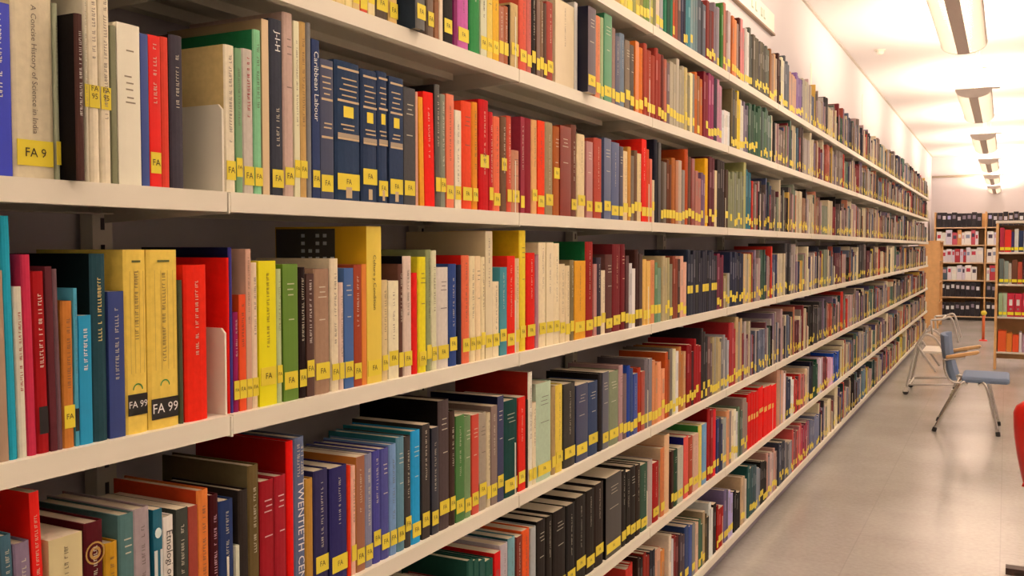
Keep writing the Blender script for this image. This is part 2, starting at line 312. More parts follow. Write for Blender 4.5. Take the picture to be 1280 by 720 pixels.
# ---------------------------------------------------------------- books
TABLE = """ROW2
-34 -13 20 7A6A50 
-13 17 3 4A52B0 tFFFFFF n @violet-blue book
18 71 h.31 D8C49C T@A Concise History of Science in India!6A5A48 F @wide cream history book
71 77 5 A8A582
98 108 18 5A3A30 k181210 p tD8C8B0 n @black-sided projecting book
108 113 h.27 D9C8A6 H
113 127 h.29 E6D2AC H @twin cream FA volumes
128 141 h.29 E6D2AC H
141 148 33 8A8560 n
149 178 31 EAD9B5 n q @cream white-topped book
178 188 43 4D5A86 n
188 203 45 E8281C @bright red book
203 214 47 D84E38 n
215 232 45 50484A k1C1816 n @charcoal book before the gap
283 296 57 E5D2AC kD8B878 @white book behind bookend
296 304 61 7FA070
305 319 62 C9B8A0 tA82A2A
319 329 38 8FBF8A k2F7A4A @tall green book
329 338 25 D9B98A kB0946A n
340 356 25 46464A T@J-I-H!E8E0D0
356 369 13 C8A890 @tallest beige book
369 376 27 E0D3A6
376 385 28 C8A060
385 391 29 8A8378 n
391 401 50 3E4A66 T@Caribbean Labour!E8E8F0 @Caribbean Labour book
401 418 75 4A4E5E g
420 452 78 34465A G @widest navy volume
453 473 88 38465A G
473 486 90 38465A G
487 505 97 38465A G
505 520 110 5A5550
520 523 115 D8A080 n
525.5 531 122 E8A030 n L-1.5 @leaning orange book
531.5 544 116 E8281A L-1.5 n
545 551 106 6A6458 k2A2420
551 558 118 8F8C74
558 568 118 E0764E
569 577 138 EBD3B0 @cream book among reds
578 591 127 E5532E
591 598 128 E09030
600 612 125 C81E22 H @crimson white-topped book
612 617 140 C43030
617 626 146 E2744E
627 634 146 7A5A40 H
634 640 145 D05A40
640 650 188 C88A68 @short pinkish book
651 656 146 9E3A44
656 665 148 8E1F2C n @plum-red book
665 672 150 DFA86C
672 681 151 E8481C
682 692 153 A08A64 @khaki book after orange
692 700 158 B0622E H
700 714 158 8A2A10 n @wide rust-brown book
714 721 156 7A4A38
722 732 168 DCC190
733 741 177 B57A6E
743 753 173 B85440
755 764 173 5E6678 @grey-blue book
764 774 178 4A5876
774 779 183 2E2E48
779 785 189 DCBE8A
785 793 184 C48A40
793 797 188 7A5A40
797 802 192 DDBE8A
802 808 174 E02A1A @taller bright red book
808 815 187 D2542E
815 818 225 D8BE94
818 826 175 26262E n @tall black book
826 833 202 5A4A38
833 840 200 6E3A1E
840 848 198 B06A34
848 856 201 C0A68A
856 864 187 B8501C @tall burnt-orange book
864 868 198 8E2A18
869 876 214 B87A66
876 881 216 7A5A6A
881 885 198 E0A81E @tall yellow book
886 893 196 6A2E34
893 896 213 D8C090
896 905 200 3A2E2A n
906 910 212 4E3424
910 915 215 8E8C66
915 920 215 8E8C66
920 925 215 86845E
925 929 215 8E8C66
929 932 203 B0A86A
932 938 212 2E7078 @teal book
ROW3
-20 0 330 B8A040 L-1
0 12 338 B09070 n L-1
12 24 270 2FA0A8 n L-1 @tall teal book
25 36 358 D8C8A8 tA02020 n L-1
36 48 318 C83A50 n L-1 @rose-red book
48 64 339 A81E20 E n tE0C0A0 L-1
64 73 333 6A3234 n L-1
73 80 336 7A5A58 n L-1
81 95 376 C8803A @short orange book
95 100 360 5AA0A8 B
101 117 394 2E98B0 tF0F0F0 n @shortest turquoise book
117 137 317 2F4E50 k10201E tE0C070 n
138 158 364 3F4C78 n @blue book before yellows
159 187 312 E8C25A B @first big yellow volume
187 226 312 E8C25A B @second big yellow volume
226 231 350 5A5A40 n
233 262 331 E8321A n @thick vermilion book
286 289 322 E8281A n
289 293 309 4E4684 n k1A1C3C @tall purple book
293 300 390 A0285A
300 309 368 E85A28
309 316 311 CFA080
316 324 328 E6C8A0
325 347 326 F0D418 @lemon-yellow book
347 354 336 BCBE86
355 374 330 6E8A34 @olive-green book
375 384 334 2A1A18
384 394 342 5E4034 tD8C8B0
394 414 336 A88466 @broad taupe book
415 425 323 E2CCA4
425 431 353 DCBBA0
431 443 335 4F6E94
443 453 331 A84E30
453 459 330 E08A38 n
459 478 283 EBC552 T@Culture y Condition!3A3020 kE0AC28 D @tallest yellow book
478 486 350 DCC088
486 499 351 EAD4A8
499 505 330 6E4A3A
505 516 320 DCC0A4 k181820
516 523 341 E02A20 n @slim scarlet book
524 534 321 E8D030
534 540 312 9A9A6A
540 547 313 D8CCA0
547 562 334 D5C4AC t8A7A70 @cream small-lettered book
562 572 330 3C527E
573 578 331 24283A n
578 588 319 E2744C kD82418 @salmon book beside navy
588 595 320 EBCF9E
595 602 320 E6C898
602 607 321 EBCF9E
607 616 289 DEC89C kD8BE90 @tall cream book
616 625 352 E8CFA4
625 634 334 4A9090
634 644 320 E0301C
644 650 323 DBB88A
650 658 286 E8C43A kE0B020 @tall slim yellow book
659 670 316 DC2A1C
670 674 318 B08080 n
674 683 303 E8CFA2 @first tall ivory volume
683 692 303 E8CFA2
692 700 304 E8CFA2
700 707 330 E0C698
707 713 332 E0C698
713 718 325 8A7650
718 732 326 E0A030 @amber book
732 742 302 9A2820 k1E6A3A
742 746 330 C08878
746 752 322 4A3E44
752 757 338 E0C8A0
757 766 318 6A4238
766 776 305 7E2A2C tD8B080 @left maroon twin
776 786 305 7A2428 tD8B080
786 794 329 C8BCAE
794 803 312 4A2A22
804 813 324 DFB060 @straw-coloured book
813 818 325 D88A50
818 826 328 6E8A62
828 834 320 B9A478
834 841 322 B0A070
841 850 320 8E4A34
850 858 320 DCA888 @pale pink book
859 866 312 2E3440 M
866 873 313 3A3840 M
873 881 313 3A3840 M
881 889 313 3A3840 M
889 896 313 3A3840 M
896 904 317 7A3040 @wine-red book
904 912 345 9A8A60
912 918 315 2E3244
918 924 315 3A3C4C
924 929 316 2E3244
929 937 317 D0B07A @sandy book after navy
ROW4
-22 0 680 6A7A50
0 8 688 8A6A50 n L-2
8 25 667 4E6A6E n L-2
26 47 676 8E7880 n L-2
47 60 612 E01C10 n L-2 @scarlet leaning book
61 104 670 CDB884 n
107 131 652 5E1A20 O n @maroon book with gold medallion
131 149 678 C09028 n
150 170 642 5E7A70 n
171 192 634 A8948A n L-1
192 204 636 1E6670 W n @teal book with white emblem
204 219 645 E0D0B8 T@Etnologi och!2A2420 n
221 236 635 4A4A3E n
236 248 632 A04A38 n
248 263 612 D8803C kC24A20 n @thick orange book
264 275 618 4A1418 tD0A0A0 n
275 294 625 2E3E60 n
294 300 682 C8C0A0 n @short white book
300 312 612 3A3028 n
312 326 581 6E5A34 k6E6040 n
327 345 600 A02028 tE0B0A0 n @left crimson twin
345 360 594 A82830 tE0B0A0 n
360 369 551 E01A10 k9A1008 n @tall bright red book
369 383 546 6A7080 T@TWENTIETH CENTURY!F0F0F0 n
383 393 598 B8883A n
394 412 587 3E3858
414 436 583 3A3460 @wide indigo book
436 440 582 E0401E n
440 446 582 E8B090
446 457 570 A06848 kC08038
457 467 567 8A8690
467 477 563 55508A @first violet book
477 488 560 5A5888
488 497 555 7E96AC
497 507 546 6A8A8E k3E7A7A
507 515 545 4E463E
515 527 538 2E98B8 k2E8080 @cyan book
528 538 530 4A4038
540 549 534 2E3038
549 563 500 5A4A44 k15100E @tall dark brown book
563 570 514 4A3428
570 581 519 4A7A3A @leaf-green book
581 590 520 7E9262
590 599 518 C84A34
599 609 516 A8967C
609 614 516 CDB890
614 622 507 8A7262
622 630 495 4A4A5E k141830
630 648 500 1E4A40 @broad bottle-green book
648 657 496 D83020
657 661 500 3A2018 n
661 666 465 E8D2B4 kA82A18 @tallest red-sided book
666 671 503 DCC8A0
671 690 478 B4BE9A @pale sage book
690 695 483 B09060
695 704 481 E0C050
705 720 479 4A443A k15120E
720 735 480 34405A
735 748 477 3E4C62 @second navy book
748 753 467 2A2220 n
753 761 465 5A5A60
761 774 464 8A8C6A
774 784 456 B08A80
784 797 456 2E4A8A @royal blue book
797 806 459 A83C20
806 815 448 7A6E6A
815 822 450 D08A58
822 831 452 E0986A
831 837 440 B85420 @burnt-orange book
837 841 436 7A7060
841 848 436 D8CBA0
848 857 433 B87A40
858 867 430 8A1218
867 876 423 A01C22 @second crimson book
876 884 410 3A3230
884 890 421 7A5A50
890 897 421 A89468
897 904 422 B8A070
904 911 418 A09890
911 919 403 A83030 @brick red book
919 927 396 C0A070
ROW1
330 345 h.22 C8A060
345 360 h.24 4A5A40
360 380 h.24 D8C090
380 395 h.23 A83A28
395 410 h.24 7A7060
410 420 h.22 E0C070
420 431 h.24 DCC080
431 441 h.23 E0C888
441 450 h.24 D8B878
450 460 h.22 D05A40 @coral book
460 469 h.22 E0C890
470 486 h.24 6A5A48
487 498 h.23 E0B870
521 533 h.27 7A7468 k3A4248 p @grey-spined projecting book
535 543 h.23 8A7460
543 549 h.23 9A6A48
549 554 h.22 DCC4A0
555 566 h.24 2E2622 tE8E0D0
567 572 h.24 8A2A5A n
572 587 h.24 C86A98 @pink book
588 601 h.25 3E8A4A n @bright green book
601 609 h.23 D0C8A0 t3A3A30
609 616 h.22 E0C060
616 624 h.22 E0AE38
624 630 8 B06A48
630 636 8 B06A48
636 638 6 3A2A20 n
639 649 5 C8A870
650 659 h.21 D8644A @coral-red book
659 665 h.21 C87060
665 670 h.21 3A302A
671 675 h.2 7A5A48
675 680 h.2 8A6A50
680 684 h.2 6A5040
684 692 3 A85040
694 718 3 DCC49A n @broad parchment book
718 722 3 C8BCA8 n
735 745 h.24 5A4A50 k14162A p @tall midnight-blue book
745 751 20 D88A60
751 755 22 A8B080
755 765 18 3E8A5A @emerald book
765 769 35 9A7A68
769 775 45 2A3A58
775 781 42 7A8488
782 793 52 8E7A62
794 804 53 D8782A @bright orange book
805 819 57 A84A34
819 830 62 A04030
830 837 75 C07058
837 845 78 B8A888
845 855 75 B0A080 @grey-cream book
856 868 87 D0B878
868 878 92 C86A20 L-1
879 885 90 8A2430
885 892 90 A04060 @plum-pink book
892 896 98 3A2A38
896 902 100 C08A90
902 912 140 D8D0C0 n
914 921 112 7A6A48
921 925 114 E0C040 @narrow yellow book
925 929 125 D8CCB0
929 935 128 8A7A80
936 942 130 4E6A4E
942 949 132 3E5E44
949 956 134 4E6A4E
956 964 136 5A7058 @last green book
ROW5
585 592 700 2E5A48
592 599 700 2E5A48
599 607 700 30584A
607 617 700 2E5A48 
618 626 690 D01C18 @first scarlet book
626 636 680 B8A8A0
636 645 672 7EA09A k2E5A58
646 653 670 8A4030
653 663 662 E0602A @orange-red book
664 671 659 A8A498 n
672 683 650 2E2620 k100C0A
684 691 645 342C24
692 708 637 2E2620 @fat black volume
709 720 630 2A2622
720 733 620 2E2822
733 744 612 302820
744 755 604 3A2E26
757 777 593 282420 k050505 @tallest black volume
777 788 587 2E2822
788 795 583 2E2822
795 801 581 3A2A20
801 810 580 3E5A44
810 816 575 B09A8A n
816 824 578 A01414 @ruby book
826 831 560 C87A48 kC8A880
831 837 543 D8AE80 n
839 842 564 4A2A20
842 847 562 2A4A30 @dark green book
847 854 559 B0A88E
855 861 546 D86050 k1E1A5A
861 866 546 A84A30
866 873 543 CFA488
873 877 532 D8C060 k4A8A40
877 883 530 5A8EA8
884 891 510 A01818 k8A1010 @tall red book
891 895 512 D02830
896 903 523 3E4468
903 908 523 9A9888
908 914 513 D89868
914 922 512 E0C8A0 @pale cream book
922 928 508 6E7E5E
928 934 497 9A8070
934 941 492 D01010 S
941 948 490 D01010 S @shorter red gilt volume
948 954 484 E01010 S
954 959 484 E01010 S
959 964 482 E01010 S
964 970 481 E01010 S
971 976 462 C09070
976 982 462 D0A080 @tall tan book
983 988 471 3A4050
988 992 471 D8D0C0
992 999 469 B82A20
999 1006 466 C06050
1006 1011 460 D0B088
1012 1016 452 2A2A38
1016 1022 450 1E4A34 @deep green book
1022 1028 447 C0A8A8
1028 1034 445 8A3A3A
1034 1041 445 D0A0A8
1041 1048 440 1E50A0
ROW0
767 775 h.25 C8A060
776 784 h.25 D8C060
784 795 h.25 D8D070
795 804 h.25 C8B058
804 812 h.24 7A9048
812 820 h.24 B8B060
820 829 h.24 D8C0A0
830 841 h.25 1E7A54 n @green spiral-bound book
841 851 h.24 C85A30
851 857 h.24 2A2E48
857 863 h.24 4E8A88
863 872 h.24 8AA098
872 882 h.24 5A5E60 n @slate book
883 892 h.24 8A3A30
892 899 5 8A7A78
901 904 6 4A7A34 n
904 913 6 C07A60 k4A7A34 @green-topped pink book
915 923 22 D88048
923 925 22 5A2A1A
925 930 24 D88A80
931 936 36 C8BCA8
936 940 35 6A6A5A
941 946 44 6E6450
946 952 50 6E6450 @olive-grey book
952 957 54 6A6048
957 961 58 6A6A58
962 967 62 9A6A40
967 971 68 C8A070
972 976 67 4A2A20
976 980 72 D8C8A0
980 986 71 5A5A58
987 995 92 C8A080
995 1003 93 8A6A90
1003 1010 100 B8A888
ROW6
797 804 695 3A2018
804 812 690 9A3020
812 819 688 2A2A30
820 826 686 C89878
826 831 688 D08A48
836 842 668 D8C0A0
842 848 668 8A3028
850 856 666 5A4A48
856 861 658 3A4A6A
861 865 658 4A5A88 @denim-blue book
865 869 655 8A8478
869 873 654 D0A888
873 878 649 4A6A4C
878 881 640 A8906A
881 886 642 5A4A28 n
886 891 628 D8D0C0 n @thin white book
891 895 630 2A1A18 n
896 904 630 A01810 @dark red book
905 910 612 7A6A80
910 916 612 B0A0B8
917 925 612 141214 n @black book
926 933 595 C0A078
934 939 582 2E5A50 @dark teal-green book
939 945 582 3E5A58
945 950 583 8A8A8A
950 958 575 2A2420 @second black book
958 971 562 C0907A
973 981 551 4A4A50
981 990 550 8A8078
990 1001 533 C85A50 @coral-red book
1001 1011 528 B04050
1012 1024 520 7A7A88"""
ROWNAME = ['top shelf', 'second shelf from top', 'third shelf from top', 'fourth shelf from top', 'fifth shelf from top', 'sixth shelf from top', 'bottom shelf']
ROWGAIN = [1.0, 1.0, 1.0, 1.0, 1.05, 1.08, 1.08]
books = []
row = 0
for line in TABLE.strip().split('\n'):
    if line.startswith('ROW'): row = int(line[3]); cur = []; continue
    lm = None
    if '@' in line and not re.search(r'T@', line): line, lm = line.split(' @') if ' @' in line else (line, None)
    txt = None
    mt = re.search(r'T@([^!]+)!(\w{6})', line)
    if mt:
        txt = (mt.group(1), mt.group(2)); line = line.replace(mt.group(0), '')
        if ' @' in line: line, lm = line.split(' @')
    p = line.split(); x1, x2 = float(p[0]), float(p[1]); fl = p[4:]
    prot = .03 if 'p' in fl else 0
    z0 = TOPS[row]; X = -D-.012+prot
    zz = z0; ym = y_at(x2, X, zz)
    if project(X, ym, zz)[1] > 712:
        for _ in range(12):
            v = onX((x1+x2)/2, 705, X); zz = v.z
    Ya, Yb = y_at(x1, X, zz), y_at(x2, X, zz)
    if cur and not prot and not cur[-1][1]: Ya = max(Ya, cur[-1][0]+.0004)
    cur.append((Yb, prot))
    if p[2][0] == 'h': h = float(p[2][1:])
    else: h = onX((x1+x2)/2, float(p[2]), X).z - z0
    h = max(.12, min(h, (TOPS[row-1]-LIP-.012-z0) if row else .33))
    area = max(0, min(x2, 1280)-max(x1, 0))*max(0, min(720, project(X, Ya, z0)[1])-max(0, project(X, Ya, z0+h)[1]))
    B = dict(row=row, Y=(Ya+Yb)/2, t=max(.004, (Yb-Ya)*.965), h=h, col=p[3], fl=fl, lm=lm, txt=txt, px=x2-x1, area=area, prot=prot, z=z0, key=None)
    for f in fl:
        if f[0] == 'k' and len(f) == 7: B['k'] = f[1:]
        if f[0] == 't' and len(f) == 7: B['t2'] = f[1:]
        if f[0] == 'L' and len(f) > 1: B['lean'] = float(f[1:])
    B['hard'] = random.random() < .55 if row < 3 else random.random() < .75
    B['d'] = min(.235, max(.125, h*random.uniform(.66, .76)))
    if B.get('k') or row >= 4: B['d'] = min(.24, max(.15, h*.74))
    nsp = round(B['t']/.033) if (B['t'] > .052 and x1 > 770 and row != 5 or B['t'] > .075 and x1 > 770) else 1
    if 'S' in fl: nsp = max(1, round(B['t']/.07)); fl.append('n')
    if nsp < 2: books.append(B); continue
    wts = [random.uniform(.7, 1.3) for _ in range(nsp)]; tot = sum(wts); y_ = Ya
    cc = lin(p[3])
    for i_ in range(nsp):
        q = dict(B); wy = (Yb-Ya)*wts[i_]/tot; q['Y'] = y_+wy/2; q['t'] = wy*.965; y_ += wy
        q['px'] = B['px']*wts[i_]/tot; q['area'] = B['area']*wts[i_]/tot; q['fl'] = list(fl)
        if i_:
            q['lm'] = None; q.pop('k', None); q['h'] = max(.15, h*random.uniform(.86, 1.0)) if 'S' not in fl else h
            if 'S' not in fl and random.random() < .55:
                r_, g_, b_ = [int(p[3][a:a+2], 16) for a in (0, 2, 4)]; s_ = random.uniform(.7, 1.25); mxx = (r_+g_+b_)/3; k_ = random.uniform(.3, .9)
                q['col'] = ''.join('%02X' % max(10, min(235, int(((c_-mxx)*k_+mxx)*s_))) for c_ in (r_, g_, b_))
            q['hard'] = random.random() < .5; q['d'] = min(.235, q['h']*.72)
        books.append(q)

def dim(c, k): return tuple(x*k for x in c[:3]) + (1,)
def deep(c): return tuple(min(.84, 1.1*x**1.16) for x in c[:3]) + (1,)
def book_geo(B, cov, pg, fine=True):
    """cover and page block of one book; x=0 is the spine, the book runs to -x, thickness along y, z up"""
    t, h, d = B['t'], B['h'], B['d']; g = ROWGAIN[B['row']]
    c = deep(alb(B['col'], g)); kc = deep(alb(B['k'], g)) if B.get('k') else c
    hard = B['hard']; bt = min(.0026 if hard else .0007, t*.2); rec = .003 if hard else .0004
    xr = -.004 if hard else -.0008
    n = 5 if fine else 1
    out = [(-d, -t/2), (xr, -t/2)]; inn = [(-d, -t/2+bt), (xr, -t/2+bt)]
    if fine:
        for i in range(1, n):
            a = -PI/2 + PI*i/n; out.append((xr*(1-math.cos(a)), t/2*math.sin(a))); inn.append((xr*(1-math.cos(a))-bt, (t/2-bt)*math.sin(a)))
    else:
        out += [(0, -t*.4), (0, t*.4)]; inn += [(xr, -t*.38), (xr, t*.38)]
    out += [(xr, t/2), (-d, t/2)]; inn += [(xr, t/2-bt), (-d, t/2-bt)]
    N = len(out)
    V = [(x, y, 0) for x, y in out] + [(x, y, h) for x, y in out] + [(x, y, 0) for x, y in inn] + [(x, y, h) for x, y in inn]
    for i in range(N-1):
        cc = kc if i == 0 else (c if i < N-2 else kc)
        cov.append((V, (i, i+1, N+i+1, N+i), cc))
        cov.append((V, (2*N+i+1, 2*N+i, 3*N+i, 3*N+i+1), dim(c, .9)))
        cov.append((V, (N+i, N+i+1, 3*N+i+1, 3*N+i), cc))
        if fine: cov.append((V, (i+1, i, 2*N+i, 2*N+i+1), c))
    for a in (0, N-1): cov.append((V, (a, N+a, 3*N+a, 2*N+a), c))
    x0, x1, y = -d+rec+.001, xr-bt*.5, t/2-bt
    pv = [(x0, -y, rec), (x1, -y, rec), (x1, y, rec), (x0, y, rec), (x0, -y, h-rec), (x1, -y, h-rec), (x1, y, h-rec), (x0, y, h-rec)]
    for f in ((4,5,6,7), (3,0,4,7), (0,1,5,4), (2,3,7,6), (3,2,1,0)): pg.append((pv, f, None))
def emit_faces(mb, lst, xf):
    last = None
    for V, f, c in lst:
        if V is not last: k = len(mb.v); mb.v += [xf(p) for p in V]; last = V
        mb.f.append(tuple(k+i for i in f)); mb.c.append(c)
def xform(B):
    a = math.radians(B.get('lean', 0)); ca, sa = math.cos(a), math.sin(a)
    X, Y, Z = -D-.012+B['prot']-B.get('back', 0), B['Y'], B['z'] + B['t']/2*abs(sa)
    return X, Y, Z, a
YEL = alb('EACB2E'); INK = alb('2A2418')
def label_geo(B, lab):
    """call-number sticker wrapped on the spine; returns (z0, z1) or None"""
    fl = B['fl']; t, h = B['t'], B['h']
    if 'n' in fl: return None
    z0 = .10 if 'H' in fl else .085 if 'M' in fl else .016 if 'F' in fl else B.get('lz', .02); z1 = z0 + (.032 if 'F' in fl else .03)
    col = alb('16120E') if 'B' in fl else YEL
    w_ = t*.44 if t > .02 else t*.48
    lab.append(([(.0004, -w_, z0), (.0004, w_, z0), (.0004, w_, z1), (.0004, -w_, z1), (-.0004, -w_, z0), (-.0004, w_, z0), (-.0004, w_, z1), (-.0004, -w_, z1)], (0,1,2,3), col))
    V = lab[-1][0]
    for f in ((0,3,7,4), (1,5,6,2), (3,2,6,7), (0,4,5,1)): lab.append((V, f, col))
    return z0, z1, col
def quad(lst, x, y0, y1, z0, z1, c): lst.append(([(x, y0, z0), (x, y1, z0), (x, y1, z1), (x, y0, z1)], (0,1,2,3), c))
def glyph_run(lst, rnd, w_, z_top, length, c, x=.0006, yc=0):
    """small strokes like lettering too small to read, running down the spine"""
    z = z_top
    while z > z_top-length:
        gw = w_*rnd.uniform(.35, .5)
        if rnd.random() < .16: z -= w_*.6; continue
        k = rnd.randrange(4); hw = w_/2; sw = w_*.16
        if k in (0, 3): quad(lst, x, yc-hw*.8, yc+hw*.8, z-sw, z, c)
        if k in (1, 3): quad(lst, x, yc-hw*.8, yc-hw*.8+sw, z-gw, z, c); quad(lst, x, yc-hw*.8, yc+hw*.6, z-gw*.6-sw, z-gw*.6, c)
        if k == 2: quad(lst, x, yc-hw*.8, yc+hw*.8, z-gw, z-gw+sw, c); quad(lst, x, yc+hw*.5, yc+hw*.8, z-gw, z, c)
        z -= gw + w_*.18
def font(name, s, size, m, parent, loc, rot, align='LEFT'):
    cu = bpy.data.curves.new(name, 'FONT'); cu.body = s; cu.size = size; cu.align_x = align; cu.align_y = 'CENTER'; cu.resolution_u = 2
    cu.materials.append(m); o = bpy.data.objects.new(name, cu); C.objects.link(o); o.parent = parent; o.location = loc; o.rotation_euler = rot
    fonts.append(o); return o
fonts = []
def fonts_to_mesh():
    dg = bpy.context.evaluated_depsgraph_get(); dg.update()
    for o in fonts:
        me = bpy.data.meshes.new_from_object(o.evaluated_get(dg)); nm = o.name.split('.')[0]
        n_ = bpy.data.objects.new(nm, me); n_.parent = o.parent; n_.location = o.location; n_.rotation_euler = o.rotation_euler; C.objects.link(n_)
        cu = o.data; bpy.data.objects.remove(o); bpy.data.curves.remove(cu)
inkm = {}
def ink(h):
    if h not in inkm: inkm[h] = mat('ink', alb(h), .5)
    return inkm[h]
DOWN = Matrix(((0, 0, 1), (0, -1, 0), (1, 0, 0)))
# text lying on the spine (+x face): local x of the text down the spine
ROT_DOWN = Matrix(((0, 0, 1), (0, 1, 0), (-1, 0, 0))).to_euler()
ROT_UP = Matrix(((0, 0, 1), (1, 0, 0), (0, 1, 0))).to_euler()      # upright lettering across the spine

def colour_word(hx):
    r, g, b = [int(hx[i:i+2], 16)/255 for i in (0, 2, 4)]
    mx, mn = max(r, g, b), min(r, g, b); v = mx; s = (mx-mn)/mx if mx else 0
    if mx == mn: hh = 0
    elif mx == r: hh = (60*(g-b)/(mx-mn)) % 360
    elif mx == g: hh = 60*(b-r)/(mx-mn)+120
    else: hh = 60*(r-g)/(mx-mn)+240
    if v < .24: return 'black'
    if s < .14: return 'grey' if v < .8 else 'white'
    if s < .34:
        if v > .78: return 'cream'
        if 60 < hh < 170: return 'grey-green'
        if 170 <= hh < 260: return 'grey-blue'
        if hh < 25 or hh > 330: return 'mauve-brown' if v > .4 else 'dark brown'
        return 'taupe' if v > .42 else 'dark grey-brown'
    if hh < 14 or hh > 345: return 'pink' if s < .45 and v > .7 else ('red' if v > .66 else ('dark red' if v > .42 else 'dark maroon'))
    if hh < 30: return ('salmon' if v > .72 and s < .7 else 'orange-red' if v > .8 else 'orange-brown' if v > .6 else 'brown')
    if hh < 46: return ('cream' if s < .45 and v > .75 else 'orange' if v > .7 and s > .65 else 'tan' if v > .6 else 'brown')
    if hh < 66: return ('cream' if s < .42 and v > .75 else 'yellow' if v > .75 else 'olive')
    if hh < 100: return 'olive-green' if v > .3 else 'dark green'
    if hh < 165: return 'green' if v > .42 else 'dark green'
    if hh < 200: return 'teal'
    if hh < 245: return 'blue' if v > .44 else 'navy'
    if hh < 285: return 'violet'
    return 'purple' if v < .6 else 'magenta-pink'
vis = sorted([b for b in books if b['px'] > 0 and b['area'] > 0], key=lambda b: -b['area'])
chosen = set(id(b) for b in vis[:300])
byrow = {}
for B in books: byrow.setdefault(B['row'], []).append(B)
ORD = ['', 'first', 'second', 'third', 'fourth', 'fifth', 'sixth', 'seventh', 'eighth', 'ninth', 'tenth', 'eleventh', 'twelfth', 'thirteenth', 'fourteenth', 'fifteenth', 'sixteenth', 'seventeenth', 'eighteenth', 'nineteenth']
used = set()
for r, L in byrow.items():
    L.sort(key=lambda b: b['Y'])
    marks = [i for i, b in enumerate(L) if b['lm']]
    for i, B in enumerate(L):
        if id(B) not in chosen: continue
        if B['lm']:
            lab = '%s on %s' % (B['lm'], ROWNAME[r])
            if len(lab.split()) < 12: lab += ', among ' + colour_word(L[max(0, i-1)]['col']) + ' and ' + colour_word(L[min(len(L)-1, i+1)]['col']) if False else ''
        else:
            j = min(marks, key=lambda q: (abs(q-i), q > i)); n_ = i-j
            word = colour_word(B['col'])
            size = 'slim ' if B['t'] < .014 else 'thick ' if B['t'] > .04 else ''
            pos = ('just right of' if n_ == 1 else 'just left of' if n_ == -1 else '%s to the %s of' % (ORD[abs(n_)], 'right' if n_ > 0 else 'left'))
            lab = '%s%s book %s the %s, %s' % (size, word, pos, L[j]['lm'], ROWNAME[r])
            if len(lab.split()) > 16: lab = '%s book %s the %s, %s' % (word, pos.replace('to the right of', 'right of').replace('to the left of', 'left of'), L[j]['lm'], ROWNAME[r])
        B['label'] = lab; assert lab not in used, lab; used.add(lab)
        if len(lab.split()) > 16: print('LONG', lab)
